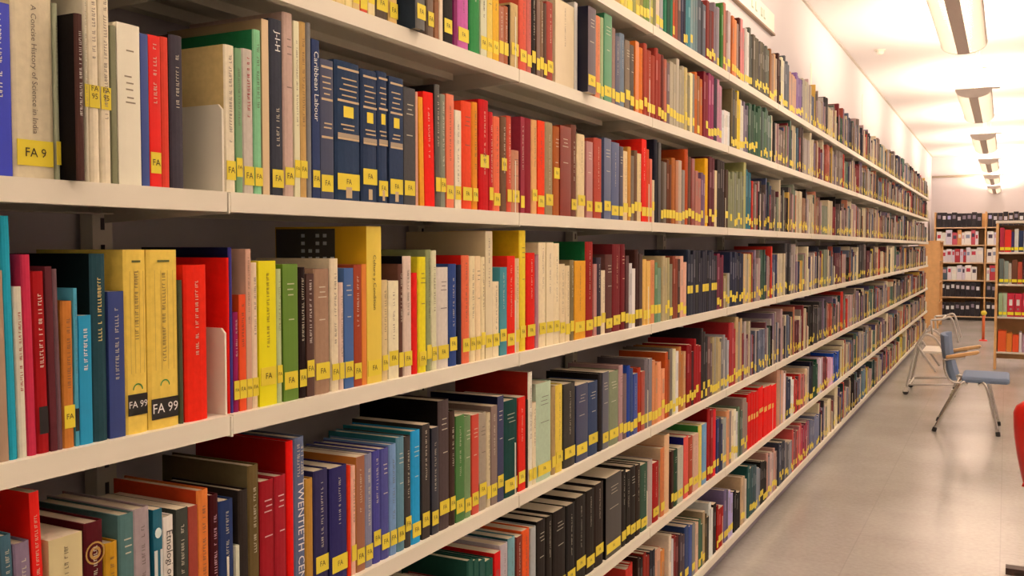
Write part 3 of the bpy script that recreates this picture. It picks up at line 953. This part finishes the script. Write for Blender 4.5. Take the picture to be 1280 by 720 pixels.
for B in books:
    if id(B) not in chosen: continue
    rnd = random.Random(int(B['Y']*1e4)+B['row'])
    B['lz'] = rnd.choice((.014, .02, .02, .026, .034)); cov_dbg = 0
    cov, pg, lb, ti = [], [], [], []
    book_geo(B, cov, pg)
    fl = B['fl']; t, h = B['t'], B['h']
    col = lin(B['col']); lum = .3*col[0]+.59*col[1]+.11*col[2]
    ident = lambda p: p
    m = MB(); emit_faces(m, cov, ident)
    root = m.build('book', M['cloth' if (B['hard'] or rnd.random() < .4) else 'gloss'])
    X, Y, Z, a = xform(B); root.location = (X, Y, Z); root.rotation_euler = (-a, 0, 0)
    tag(root, B['label'], 'book', 'books on the ' + ROWNAME[B['row']])
    m = MB(); emit_faces(m, pg, ident); m.build('page_block', M['page'], root)
    L = label_geo(B, lb)
    if L:
        z0, z1, lc = L; w_ = min(t*.8, .03)
        m = MB(); emit_faces(m, lb, ident); lo = m.build('call_number_label', M['print'], root)
        if t > .0085 and B['px'] >= 7:
            tc_ = 'F0E8D8' if 'B' in fl else '2A2410'
            s_ = 'FA 9' if 'F' in fl else 'FA\n95' if ('H' in fl and B['px'] >= 11) else 'FA 99' if 'B' in fl else 'FA'
            sz = .016 if 'F' in fl else min(.014, t*.62) if '\n' in s_ or s_ == 'FA' else min(.02, t*.36)
            font('lettering', s_, sz, ink(tc_), lo, (.0008, 0, (z0+z1)/2 + (sz*.5 if '\n' in s_ else 0)), ROT_UP, 'CENTER')
    x = .0005
    tcol = alb(B['t2']) if B.get('t2') else tuple(min(.8, .35*u_ + .65*v_) for u_, v_ in zip(alb(B['col']), alb('E0CFA8') if lum < .28 else alb('4A3626')))
    if B['txt']:
        s_, hx = B['txt']; avail = h - .07
        sz = min(t*.8, {'J-I-H': .018, 'Etnologi och': .016, 'Culture y Condition': .013}.get(s_, avail/len(s_)*1.75))
        zt = .216 if 'History' in s_ else h-.02
        if 'History' in s_: sz = .0106
        if s_[:7] == 'Culture': zt = h-.055
        if s_ == 'TWENTIETH CENTURY': zt = h-.075
        font('title_lettering', s_, sz, ink(hx), root, (.0009, 0, zt), ROT_DOWN)
        if s_ == 'J-I-H': glyph_run(ti, rnd, t*.3, h*.52, .07, tcol)
        if s_ == 'TWENTIETH CENTURY': glyph_run(ti, rnd, t*.3, h-.012, .055, tcol, yc=-t*.15); glyph_run(ti, rnd, t*.3, h-.012, .055, tcol, yc=t*.2)
    elif 'G' in fl or 'g' in fl:
        gold = alb('C8A878')
        for zf in (.95, .72, .45): quad(ti, x, -t*.43, t*.43, h*zf-.003, h*zf+.001, gold)
        if 'G' in fl:
            quad(ti, x, -t*.43, t*.43, h*.455, h*.485, alb('A89070')); quad(ti, x, -t*.2, t*.2, h*.60, h*.68, YEL)
            quad(ti, x, -t*.12, t*.12, h*.02, h*.10, gold)
        for zf in (.88, .84, .80, .76, .55, .52): quad(ti, x, -t*rnd.uniform(.2, .38), t*rnd.uniform(.2, .38), h*zf-.0025, h*zf, gold)
    elif 'S' in fl:
        quad(ti, x, -t*.4, t*.4, h*.52, h*.60, alb('E8B040'))
    elif 'q' in fl:
        for i_, zf in enumerate((.84, .68, .64, .60, .55, .52)): quad(ti, x, -t*rnd.uniform(.1, .3), t*rnd.uniform(.1, .3), h*zf-.002, h*zf, alb('8A7A5A'))
    elif 'n' not in fl or B.get('t2') or B['px'] > 12:
        if B['px'] >= 5:
            k = rnd.random(); wl = min(t*.38, .0075)
            if t > .025 and k < .4:
                for zf in (.86, .82, .78, .60): quad(ti, x, -t*rnd.uniform(.15, .3), t*rnd.uniform(.15, .3), h*zf-.002, h*zf, tcol)
            else: glyph_run(ti, rnd, wl, h*rnd.uniform(.86, .95), h*rnd.uniform(.35, .6), tcol)
    if 'O' in fl:
        g = alb('B8863C')
        for k in range(20):
            a0, a1 = 2*PI*k/20, 2*PI*(k+1)/20; zc = h*.83
            for r0, r1 in ((.013, .0155), (.005, .009)):
                ti.append(([(x, r0*math.cos(a0), zc+r0*math.sin(a0)), (x, r1*math.cos(a0), zc+r1*math.sin(a0)), (x, r1*math.cos(a1), zc+r1*math.sin(a1)), (x, r0*math.cos(a1), zc+r0*math.sin(a1))], (0,1,2,3), g))
    if 'E' in fl:
        quad(ti, x, -t*.36, t*.36, .025, .06, alb('1A1412'))
    if 'W' in fl:
        c_ = alb('D8E8E4'); zc = h-.035; r_ = .006
        ti.append(([(x, r_*math.cos(2*PI*k/12), zc+1.3*r_*math.sin(2*PI*k/12)) for k in range(12)], tuple(range(12)), c_))
        quad(ti, x, -t*.46, -t*.1, .02, h-.06, alb('D0CCB8')); quad(ti, x, t*.2, t*.46, .02, h-.06, alb('D0CCB8'))
    if 'B' in fl and t > .03:
        c_ = alb('3E8A3A')
        for k in range(10):
            a0, a1 = PI*k/10, PI*(k+1)/10
            ti.append(([(x, r*math.cos(q), .062+r*math.sin(q)) for q, r in ((a0, .007), (a0, .009), (a1, .009), (a1, .007))], (0,1,2,3), c_))
        for yy in (-.3, -.1, .12, .3): quad(ti, x, t*yy, t*yy+.0008, .085, h-.03, alb('C09A40'))
        quad(ti, x, -t*.2, t*.2, h-.018, h-.015, alb('6A6A30'))
    if ti: m = MB(); emit_faces(m, ti, ident); tag(m.build('title', M['print'], root), kind='stuff')
    if 'D' in fl:                                          # dark printed panel with white dots on the near cover
        q = []; ys = -t/2-.0004; dk, wh = alb('504C42'), alb('D8D4C8')
        def qc(x0, x1, z0, z1, c): q.append(([(x0, ys, z0), (x1, ys, z0), (x1, ys, z1), (x0, ys, z1)], (0,1,2,3), c))
        qc(-B['d']+.002, -.075, h-.075, h-.004, dk); ys -= .0003
        for i in range(5):
            for j in range(4):
                if rnd.random() < .8: qc(-.158+i*.018, -.149+i*.018, h-.021-j*.015, h-.014-j*.015, wh)
        m = MB(); emit_faces(m, q, ident); m.build('cover_picture', M['print'], root)

fonts_to_mesh()
# the rest of the run, past the 300 that show largest: one mass of book-shaped pieces
PAL = [('8A7868', 9), ('B0A090', 8), ('C8B490', 8), ('DCC8A0', 7), ('6A5A50', 8), ('4A4440', 7), ('3A3A44', 5), ('4A4E62', 4), ('6E7078', 5), ('8A3A3A', 4), ('A85844', 4),
       ('6A3A3C', 5), ('B87A5A', 4), ('9A7458', 5), ('C8A050', 2), ('566A58', 4), ('384A44', 3), ('8A8A70', 4), ('8A747C', 5), ('B49488', 5), ('6A8084', 2), ('2A2420', 6), ('C03A2A', 2), ('D0B848', 1), ('5A5068', 2)]
PALL = [c for c, n in PAL for _ in range(n)]
rest = [b for b in books if id(b) not in chosen]
for r in range(7):
    L = byrow[r]; ya = min(b['Y']-b['t']/2 for b in L); yb = max(b['Y']+b['t']/2 for b in L)
    for s0_, s1_ in ((Y0-.99, ya-.002), (yb+.001, YEND+.75 if r != 5 else YEND+.5)):
        y = s0_; run_n = 0
        while True:
            if run_n <= 0:
                run_n = random.randint(1, 3) if random.random() < .8 else random.randint(4, 7)
                bc = random.choice(PALL); bh = random.choice((.19, .205, .215, .225, .235, .24, .255, .285)) + random.uniform(-.006, .006); bt = random.choice((.012, .016, .02, .024, .03, .036, .042))
                if run_n < 4: same = False
                else: same = True
            c, h, t = bc, bh, bt
            if not same: c = random.choice(PALL); h = random.choice((.185, .2, .21, .215, .225, .235, .245, .27)) + random.uniform(-.006, .006); t = random.uniform(.009, .036)
            run_n -= 1
            jn = math.floor(y-Y0+1e-6)+Y0+1
            if y+t > jn-.003 and y < jn: y = jn+.003
            if y+t > s1_: break
            rest.append(dict(row=r, Y=y+t/2, t=t*.97, h=min(h, (TOPS[r-1]-LIP-.012-TOPS[r]) if r else .3), col=c, fl=[] if random.random() < .74 else ['n'], d=min(.235, h*.72), hard=random.random() < .5, prot=0, back=random.uniform(-.004, .008), z=TOPS[r], lz=random.choice((.012, .018, .02, .026, .034, .042)), px=0, txt=None))
            y += t
cm, pm, lm_ = MB(), MB(), MB()
for B in rest:
    if B['px'] and 'lz' not in B:
        B['lz'] = random.choice((.010, .016, .02, .026, .032, .042))
        if random.random() < .22: B['fl'] = ['n']
    X, Y, Z, a = xform(B); ca, sa = math.cos(a), math.sin(a)
    xf = lambda p: (X+p[0], Y+p[1]*ca+p[2]*sa, Z+p[2]*ca-p[1]*sa)
    cov, pg, lb = [], [], []
    book_geo(B, cov, pg, fine=False); label_geo(B, lb)
    c = lin(B['col']); lum = sum(c)/3
    if 'S' in B['fl']: quad(lb, .0005, -B['t']*.35, B['t']*.35, B['h']*.50, B['h']*.60, alb('E8B040'))
    elif B['t'] > .01 and random.random() < .7:
        w_ = B['t']*.28; quad(lb, .0005, -w_, w_, B['h']*random.uniform(.5, .6), B['h']*random.uniform(.75, .9), dim(alb(B['col']), 1.35 if lum < .2 else .75))
    emit_faces(cm, cov, xf); emit_faces(pm, pg, xf); emit_faces(lm_, lb, xf)
mass = cm.build('book', M['cloth']); tag(mass, 'remaining books, smaller in view, filling the wall shelving to its far end', 'books', kind='stuff')
pm.build('page_block', M['page'], mass); lm_.build('call_number_label', M['print'], mass)
print('books', len(books), 'rest', len(rest), 'tris~', 2*(len(cm.f)+len(pm.f)+len(lm_.f)))

# ---------------------------------------------------------------- blue armchair
ch = empty('armchair', (-.165, 8.3, 0)); tag(ch, 'grey-blue upholstered armchair with beech armrests and chrome legs', 'chair')
co_ = ch.location.copy()
YN, YF = 8.05, 8.50
def loc(v): return Vector(v)-co_
def cbuild(m, name, mt, parent=None, **k): return m.build(name, mt, parent or ch, **k)
def padded(m, x0, x1, y0, y1, z0, z1, n=8):
    for_ = []
    m.box(x0, x1, y0, y1, z0, z1)
m = MB(); m.box(-.125, .205, -.235, .235, .39, .437); o = cbuild(m, 'seat', M['blue'], bevel=.02); 
# backrest: a slightly curved tilted pad
m = MB(); n = 10
def bp(u, s): # u 0..1 up
    z = .40 + .345*u; x = -.205 - .065*u - .015*math.sin(PI*u); return x, z
for i in range(n):
    (xa, za), (xb, zb) = bp(i/n, 0), bp((i+1)/n, 0)
    for j in range(8):
        ya, yb = -.22+.44*j/8, -.22+.44*(j+1)/8
        def q(x, y, z, d): return (x+d+.05*(abs(y)/.22)**2*.7, y, z)
        m.face([q(xa, ya, za, .02), q(xa, yb, za, .02), q(xb, yb, zb, .02), q(xb, ya, zb, .02)])
        m.face([q(xa, yb, za, -.02), q(xa, ya, za, -.02), q(xb, ya, zb, -.02), q(xb, yb, zb, -.02)])
        if i == 0: m.face([q(xa, ya, za, -.02), q(xa, yb, za, -.02), q(xa, yb, za, .02), q(xa, ya, za, .02)])
        if i == n-1: m.face([q(xb, yb, zb, -.02), q(xb, ya, zb, -.02), q(xb, ya, zb, .02), q(xb, yb, zb, .02)])
    for y in (-.22, .22): m.face([(xa-.02+.035, y, za), (xa+.02+.035, y, za), (xb+.02+.035, y, zb), (xb-.02+.035, y, zb)])
cbuild(m, 'backrest', M['blue'], weld=True, bevel=.008)
for sy_, y in ((-1, -.24), (1, .24)):
    m = MB(); m.tube(smooth_curve([(.0, y*.86, .378), (.05, y, .365), (.135, y*1.02, 0.012)]), .0125, 10); o = cbuild(m, 'leg', M['chrome'], smooth=True)
    t_ = MB(); t_.tube([(.135, y*1.02, .0), (.132, y*1.02, .03)], .017, 10); t_.build('rubber_foot', M['rubber'], o)
    m = MB(); m.tube(smooth_curve([(-.09, y*.86, .378), (-.135, y, .365), (-.31, y*1.02, .012)]), .0125, 10); o = cbuild(m, 'leg', M['chrome'], smooth=True)
    t_ = MB(); t_.tube([(-.311, y*1.02, .0), (-.302, y*1.02, .03)], .017, 10); t_.build('rubber_foot', M['rubber'], o)
    m = MB(); m.tube(smooth_curve([(-.12, y*.9, .38), (-.2, y*.98, .40), (-.235, y, .47), (-.245, y*1.02, .545), (-.235, y*1.02, .56), (-.10, y*1.02, .585)]), .0105, 8); cbuild(m, 'arm_frame', M['chrome'], smooth=True)
    m = MB(); m.prism([(-.235, .568), (-.235, .592), (-.10, .622), (-.01, .640), (.0, .628), (-.02, .612)], 1, y*1.02-.024, y*1.02+.024); cbuild(m, 'armrest', M['wood'], bevel=.006)
m = MB(); m.tube([(.0, -.21, .378), (.0, .21, .378)], .011, 8); cbuild(m, 'crossbar', M['chrome'])
m = MB(); m.tube([(-.09, -.21, .378), (-.09, .21, .378)], .011, 8); cbuild(m, 'crossbar', M['chrome'])

# ---------------------------------------------------------------- rolling step stool with tubular rails
YA, YB_ = 9.95, 10.5
M['tube'] = mat('satin_tube', alb('C4B4A0'), .35, .3, noise=.05)
st = empty('rolling_step_stool', (-.66, (YA+YB_)/2, 0)); tag(st, 'white tubular rolling step ladder on castors beside the shelving', 'step ladder')
so = st.location.copy()
def P(px, py, Y): return onY(px, py, Y)-so
for yi, Y in enumerate((YA, YB_)):
    def T(name, pts, r=.011, m_='tube', nn=6):
        m = MB(); m.tube(smooth_curve([P(a, b, YA) + Vector((0, Y-YA, 0)) for a, b in pts], nn), r, 8); return m.build(name, M[m_], st, smooth=True)
    T('side_frame', [(1133, 484), (1140, 455), (1146, 432), (1150, 425), (1158, 412)])
    T('side_frame', [(1147, 432), (1158, 448), (1170, 465)])
    T('handrail', [(1145, 433), (1152, 421), (1160, 418), (1170, 424), (1180, 440), (1190, 462), (1194, 484)])
    T('base_rail', [(1136, 481), (1196, 481)], .009, nn=1)
    T('handrail', [(1164, 400), (1178, 399), (1188, 397), (1193, 408), (1198, 428)], .010)
    T('upright_tube', [(1164, 400), (1165, 418)], .009, nn=1)
for px in (1132, 1191):
    for Y in (YA, YB_):
        b_ = onY(px, 490, YA)-so; x = b_.x; y = Y-so.y
        m = MB(); m.tube([(x, y-.012, .026), (x, y+.012, .026)], .026, 16); o = m.build('castor_wheel', M['rubber'], st)
        m = MB(); m.prism([(x-.022, .03), (x+.022, .03), (x+.012, .075), (x-.012, .075)], 1, y-.017, y-.0125); m.prism([(x-.022, .03), (x+.022, .03), (x+.012, .075), (x-.012, .075)], 1, y+.0125, y+.017); m.box(x-.012, x+.012, y-.017, y+.017, .07, .08); m.build('castor_fork', M['white'], o)
xa, xb = P(1136, 481, YA), P(1196, 481, YA)
for i, (px, py) in enumerate(((1140, 470), (1152, 440))):
    a = P(px, py, YA); m = MB(); m.box(a.x, a.x+.24, -(YB_-YA)/2, (YB_-YA)/2, a.z-.012, a.z+.012); 
    if i == 1: m.build('step', M['white'], st, bevel=.004)
for xx, zz in ((xa.x, xa.z), (xb.x, xb.z)):
    m = MB(); m.tube([(xx, -(YB_-YA)/2, zz), (xx, (YB_-YA)/2, zz)], .009, 8); m.build('base_rail', M['white'], st)
a = P(1178, 399, YA); m = MB(); m.tube([(a.x, -(YB_-YA)/2, a.z), (a.x, (YB_-YA)/2, a.z)], .009, 8); m.build('crossbar', M['white'], st)

# ---------------------------------------------------------------- red shell chair at the frame's edge
rc = empty('shell_chair', (.302, 4.45, 0)); tag(rc, 'bright red moulded shell chair with dark sled base, cut off at right edge', 'chair')
m = MB(); R_ = 14; Cc = 16
grid = []
for i in range(R_+1):
    u = i/R_; z = .40 + .40*u; hw = .215 + .05*math.sin(PI*min(1, u*1.15)/2)
    if u > .86: hw *= math.sqrt(max(0, 1-((u-.86)/.15)**2*.35))
    yb_ = -.02 + -.10*u
    grid.append([(hw*math.sin(PI/2*(j/Cc*2-1)), yb_ + .10*(abs(j/Cc*2-1))**2.2, z) for j in range(Cc+1)])
for i in range(R_):
    for j in range(Cc): m.face([grid[i][j], grid[i][j+1], grid[i+1][j+1], grid[i+1][j]])
o = m.build('backrest', M['red'], rc, smooth=True, weld=True); s_ = o.modifiers.new('s', 'SOLIDIFY'); s_.thickness = .014
m = MB()
for i in range(10):
    for j in range(12):
        def g(a, b_):
            v = a/10; x = (.225-.03*v)*(b_/6-1); return (x, .0+.42*v, .42 - .02*math.sin(PI*v) + .03*(b_/6-1)**2 - .03*max(0, v-.8)*5*.5)
        m.face([g(i, j), g(i, j+1), g(i+1, j+1), g(i+1, j)])
o = m.build('seat', M['red'], rc, smooth=True, weld=True); s_ = o.modifiers.new('s', 'SOLIDIFY'); s_.thickness = .014
for x in (-.13, .15):
    m = MB(); m.tube(smooth_curve([(x*.8, .06, .40), (x, .0, .34), (x, -.02, .02), (x, .02, .011), (x, .38, .011), (x, .42, .04), (x*.8, .34, .395)]), .011, 8); m.build('leg', M['dark'], rc, smooth=True)
m = MB(); m.tube([(-.13, .2, .011), (.15, .2, .011)], .009, 8); m.build('crossbar', M['dark'], rc)
bar0 = onZ(1257, 707, .03); 
bx = MB(); bx.box(0, .52, -.03, .03, 0, .028); bo = bx.build('floor_cable_cover', M['dark'], origin=None); bo.location = (bar0.x, bar0.y, 0)
tag(bo, 'dark brown strip lying on the floor in the bottom right corner', 'floor strip')

# ---------------------------------------------------------------- sign on the wall above the shelves
x = WALLX+.006
a = onX(965.5, 43, x); b_ = onX(967, 20, x)
sg = empty('wall_sign', (x, a.y-.95, a.z)); tag(sg, 'long cream sign with grey-green lettering on the wall above the top shelf', 'sign')
m = MB(); m.box(-.004, .012, -.95, .95, 0, b_.z-a.z); m.build('sign_board', mat('sign_face', alb('F4E8C0'), .5), sg)
m = MB(); m.box(-.004, .02, -.95, .95, -.012, 0); m.build('sign_lower_strip', mat('sign_lower_strip', alb('8A6A4A'), .5), sg)  # brown strip along the board's lower edge
q = MB(); rr_ = random.Random(3); zc = (b_.z-a.z)*.30; c_ = alb('B8BC98')
for yy in (.32, .42, .56, .64, -.1, -.2, -.3, -.45):
    q.box(.012, .0128, yy, yy+.012, zc, zc+.055); 
    if rr_.random() < .7: q.box(.012, .0128, yy, yy+.045, zc, zc+.012)
    if rr_.random() < .5: q.box(.012, .0128, yy+.035, yy+.047, zc, zc+.055)
q.build('lettering', mat('sign_ink', alb('A4AA88'), .6), sg)

# thin marker cards and the alarm on the ceiling
for i, (px, py, hh, lab) in enumerate(((1014, 80, .13, 'small cream marker card standing above the top shelf books, nearer one'), (1078, 118, .16, 'slim pale marker card standing above top shelf books, farther one'))):
    X_ = -D-DEP+.03; v = onX(px, py, X_); m = MB(); cw = .05 if i == 0 else .012
    m.box(0, .002, -cw/2, cw/2, 0, v.z-TOPS[0])
    o = m.build('marker_card', mat('marker', alb('EAD8B0'), .3), None); o.location = (X_, v.y, TOPS[0]); tag(o, lab, 'marker card')
d_ = onZ(1100, 65, CEIL-.02); m = MB()
m.tube([(0, 0, 0), (0, 0, -.012)], .05, 24); sd = m.build('smoke_detector', M['white']); sd.location = (d_.x, d_.y, CEIL)
m = MB(); m.tube([(0, 0, -.012), (0, 0, -.035), (0, 0, -.045)], [.035, .032, .018], 20); m.build('sensor_dome', M['white'], sd)
tag(sd, 'round white smoke detector on the ceiling', 'smoke detector')
v1, v2 = onY(1161, 221.5, YWALL-.05), onY(1226, 221.5, YWALL-.05)
m = MB(); m.tube([(WALLX+.01, YWALL-.05, v1.z), (v2.x+.2, YWALL-.05, v1.z)], .022, 10); o = m.build('wall_pipe', mat('pipe', alb('B09878'), .5), smooth=True); o.name = 'wall_pipe'
for xx in (-1.1, -.6, -.1):
    h_ = MB(); h_.box(xx-.01, xx+.01, YWALL-.05, YWALL-.001, v1.z-.012, v1.z+.012); h_.build('pipe_clip', M['grey'], o)
tag(o, 'thin brown pipe running along the end wall above the bookcases', 'pipe')

# ---------------------------------------------------------------- low wooden bookcase beyond the shelving
lw = empty('low_bookcase', (WALLX+.19, 18.9, 0)); tag(lw, 'orange beech bookcase seen end-on past the shelving', 'bookcase')
zt = EYE+.10
for y in (-.5, .48):
    m = MB(); m.box(-.17, .17, y, y+.02, 0, zt); m.build('side_panel', M['wood'], lw)
m = MB(); m.box(-.18, .18, -.51, .51, zt, zt+.022); m.build('top', M['wood'], lw)
m = MB(); m.box(-.17, -.162, -.48, .48, .02, zt); m.build('back_panel', M['wood'], lw)
for z in (.08, .44, .80, 1.16):
    m = MB(); m.box(-.16, .17, -.479, .479, z, z+.02); m.build('shelf', M['wood'], lw)
# black box file at the end of the sixth shelf
m = MB(); m.box(-.24, 0, -.10, -.097, 0, .30); m.box(-.24, 0, .097, .10, 0, .30); m.box(-.003, 0, -.097, .097, 0, .30); m.box(-.24, -.003, -.097, .097, 0, .003); m.box(-.24, -.003, -.097, .097, .2, .203)
bf = m.build('box_file', M['rubber']); bf.location = (-D-.02, YEND+.72, TOPS[5]+.0005); tag(bf, 'black box file at the far end of the sixth shelf', 'box file')
m = MB(); m.box(-.001, .0008, -.05, .05, .16, .22); m.build('file_label', M['white'], bf)

# ---------------------------------------------------------------- far bookcases against the end wall
YC = 20.75
def simple_case(name, label, x0, widths, y, dep, zs, top, thick, wood, board, plinth=None, group=None):
    r = empty(name, (x0, y+dep/2, 0)); tag(r, label, 'bookcase', group); x = 0
    xs = [0]
    for w_ in widths: xs.append(xs[-1]+w_)
    for x in xs:
        m = MB(); m.box(x-thick/2, x+thick/2, -dep/2, dep/2, 0, top); m.build('upright', wood, r)
    for i, w_ in enumerate(widths):
        for z in zs:
            m = MB(); m.box(xs[i]+thick/2, xs[i+1]-thick/2, -dep/2+.004, dep/2-.004, z-.022, z); m.build('shelf', board, r)
        m = MB(); m.box(xs[i]+thick/2, xs[i+1]-thick/2, dep/2-.012, dep/2-.002, .1, top-.02); m.build('back_panel', wood, r)
        if plinth: m = MB(); m.box(xs[i]+thick/2, xs[i+1]-thick/2, -dep/2+.03, -dep/2+.05, 0, zs[-1]-.023); m.build('plinth', plinth, r)
    return r, xs
def zpx(py, px, Y): return onY(px, py, Y).z
xl = onY(1168, 330, YC).x
zs = [zpx(p, 1200, YC) for p in (284, 306, 328, 350, 371, 395)]
far, xs = simple_case('tall_bookcase', 'tall wooden bookcase on end wall with white journals and dark boxes', xl, [.9, .9, .9, .9], YC, .5, zs, zpx(265, 1200, YC), .03, M['wood'], mat('pale_shelf', alb('E0B888'), .5, noise=.08), M['rubber'])
rf = random.Random(11)
fm_ = {}
def fmat(h):
    if h not in fm_: fm_[h] = mat('file_colour', alb(h), .5)
    return fm_[h]
def box_item(name, w_, d_, h_, mt, open_top=False):
    m = MB(); t = .004
    m.box(-w_/2, w_/2, 0, t, 0, h_); m.box(-w_/2, -w_/2+t, t, d_, 0, h_); m.box(w_/2-t, w_/2, t, d_, 0, h_); m.box(-w_/2+t, w_/2-t, t, d_, 0, t)
    if not open_top: m.box(-w_/2+t, w_/2-t, t, d_, h_-t, h_)
    return m.build(name, mt)
rowsets = [('dark', 'black magazine boxes on the top shelf of the tall bookcase'), ('white', 'white journals on the second shelf of the tall bookcase'),
           ('white', 'white journals on the third shelf of the tall bookcase'), ('mixed', 'white and red journals on the fourth shelf of the tall bookcase'),
           ('dark', 'black magazine boxes on the fifth shelf of the tall bookcase'), ('dark', 'black magazine boxes on the lowest shelf of the tall bookcase')]
for ri, (kind, grp) in enumerate(rowsets):
    z = zs[ri]; hmax = (zs[ri-1] if ri else zpx(265, 1200, YC)+.2) - .03 - z
    for mi in range(4):
        x = xl + xs[mi] + .03; n_ = 0
        while x < xl + xs[mi+1] - .14:
            if kind == 'dark': w_, h_, nm, cat, lab = .085, .27 + rf.choice((0, .02)), 'magazine_box', 'magazine box', 'black magazine box with pale label, on the %s shelf of the tall bookcase' % ['top', '', '', '', 'fifth', 'lowest'][ri]; c1 = '1E1A20'; c2 = rf.choice(('D8C8C0', 'B0A8C0', 'E0D8D0', 'C8B8B0', '8A7A80'))
            else:
                w_, h_, nm, cat = rf.choice((.05, .07, .09, .11)), rf.choice((.24, .26, .29)), 'journal_volume', 'journal'
                c1 = rf.choice(('E8DCD0', 'E0D0C8', 'E8E0D8', 'D8C8C8', 'F0E0D8', 'DCD0C0')) if rf.random() < (.8 if kind == 'white' else .55) else rf.choice(('B83038', 'C85058', '6A6080', 'D89050', '4A5A60'))
                c2 = rf.choice(('C03040', '4A4050', 'D0A0A0', '8A90A0', 'E8D8C0'))
                tone = 'white' if c1[0] in 'EFD' and c1 != 'D89050' else 'coloured'
                lab = '%s journal volume on the %s shelf of the tall bookcase' % (tone, ['', 'second', 'third', 'fourth'][ri])
            x += w_/2; n_ += 1; h_ = min(h_, hmax)
            bay_ = ['bay nearest left wall', 'second bay', 'third bay', 'bay farthest right'][mi]; lab = '%s from left, %s shelf of tall bookcase, %s' % ((('black magazine box ' if kind == 'dark' else tone + ' journal ') + ORD[n_]), ['top', 'second', 'third', 'fourth', 'fifth', 'lowest'][ri], bay_)
            o = box_item(nm, w_, .26, h_, fmat(c1), open_top=(kind == 'dark')); o.location = (x, YC+.01, z+.0005)
            tag(o, lab, cat, grp)
            m = MB(); zz = h_*rf.uniform(.45, .6); m.box(-w_*.32, w_*.32, -.001, 0, zz, zz+.07); m.build('spine_label', fmat(c2), o)
            x += w_/2 + .004

# ---------------------------------------------------------------- right-hand rack in the room
YR = 12.5
xr = onY(1243, 360, YR).x
zr = [zpx(p, 1262, YR) for p in (315, 355, 396, 440)]
ztop = zpx(279, 1262, YR)
rk, xs = simple_case('book_rack', 'free-standing rack with orange posts and cream shelves at right', xr+.02, [.9], YR, .34, zr, ztop, .028, M['wood'], M['white'])
m = MB(); m.box(-.02, .92, -.18, .18, ztop, ztop+.03); m.build('top', M['white'], rk)
RS = [
 [('B02038', .05), ('E02A1A', .07), ('3A2A5A', .03), ('C8C0B0', .045), ('1E3050', .05), ('D0D0C8', .04), ('B8B8B0', .04), ('E05A30', .06), ('8A8078', .04), ('C8A060', .05), ('4A5A50', .04), ('D0C8B0', .05), ('3A3A48', .05), ('A03030', .05), ('C8B890', .06)],
 [('5A6058', .05), ('8A9080', .05), ('C8B8A0', .03), ('6A3820', .06), ('B04028', .05), ('4A1A18', .04), ('C8A8A0', .05), ('7A5A48', .05), ('C04828', .06), ('D8B060', .05), ('3A3A40', .05), ('8A7868', .05), ('C0A080', .06), ('5A4A40', .05)],
 [('98A878', .045), ('B0B890', .045), ('C82038', .075), ('C82038', .075), ('C82038', .075), ('C82038', .075), ('C82038', .075), ('C82038', .075), ('8A7868', .05), ('C0A880', .05), ('5A5A60', .05)],
 [('E85A20', .09), ('E07A20', .06), ('E8501C', .07), ('D8C8C0', .03), ('B08890', .04), ('D0B8B0', .03), ('E83020', .12), ('E06A28', .08), ('D87A30', .08), ('E04A20', .08)]]
words = ['top', 'second', 'third', 'lowest']
for ri, items in enumerate(RS):
    x = xr + .045
    for i, (c, w_) in enumerate(items):
        h_ = [.28, .29, .27, .24][ri] - (i*7 % 5)*.012*(ri != 2)
        red = c == 'C82038'
        m = MB(); t = .004
        nm, cat = ('ring_binder', 'binder') if red else ('rack_book', 'book') if ri < 2 else ('storage_box', 'box') if ri == 3 else ('ring_binder', 'binder')
        o = box_item(nm, w_-.004, .24, h_, fmat(c)); o.location = (x+w_/2, YR+.01, zr[ri]+.0005)
        side = ORD[i+1] if i+1 < len(ORD) else 'a later one'
        cw = 'red' if red else colour_word(c)
        if nm == 'ring_binder' and red: cw = 'crimson'
        pl = ('%s from the left post' % ORD[i+1]) if i+1 < len(ORD) else ('%s from the right post' % ORD[len(items)-i])
        kindw = {'ring_binder': 'binder', 'rack_book': 'book', 'storage_box': 'box'}[nm]
        tag(o, '%s %s on the %s shelf of the free-standing rack, %s' % (cw, kindw, words[ri], pl), cat, kindw + 's on the %s shelf of the rack' % words[ri])
        if ri < 3:
            l_ = MB(); l_.box(-(w_-.004)*.46, (w_-.004)*.46, -.001, 0, .02, .055); l_.build('call_number_label', M['label'], o)
        if red:
            l_ = MB(); l_.box(-.016, .016, -.001, 0, .13, .2); l_.build('spine_label', fmat('E8D8D0'), o)
            l_ = MB(); l_.tube([(0, -.001, .09), (0, .002, .09)], .011, 12); l_.build('finger_ring', M['chrome'], o)
        x += w_
# little stand with a yellow knob
v = onZ(1229, 426, 0); kb = zpx(391, 1229, v.y)
fs = empty('floor_stand', (v.x, v.y, 0)); tag(fs, 'slim orange floor stand topped by a yellow knob, left of the rack', 'stand')
m = MB(); m.tube([(0, 0, .02), (0, 0, kb-.03)], .02, 12); m.build('post', mat('orange_enamel', alb('D8642C'), .4), fs, smooth=True)
m = MB(); m.tube([(0, 0, 0), (0, 0, .012), (0, 0, .022)], [.06, .055, .03], 24); m.build('base', M['red'], fs)
m = MB(); m.tube([(0, 0, kb-.04), (0, 0, kb-.025), (0, 0, kb), (0, 0, kb+.025), (0, 0, kb+.035)], [.015, .035, .045, .033, .01], 16); m.build('knob', mat('yellow_enamel', alb('E8C838'), .35), fs, smooth=True)
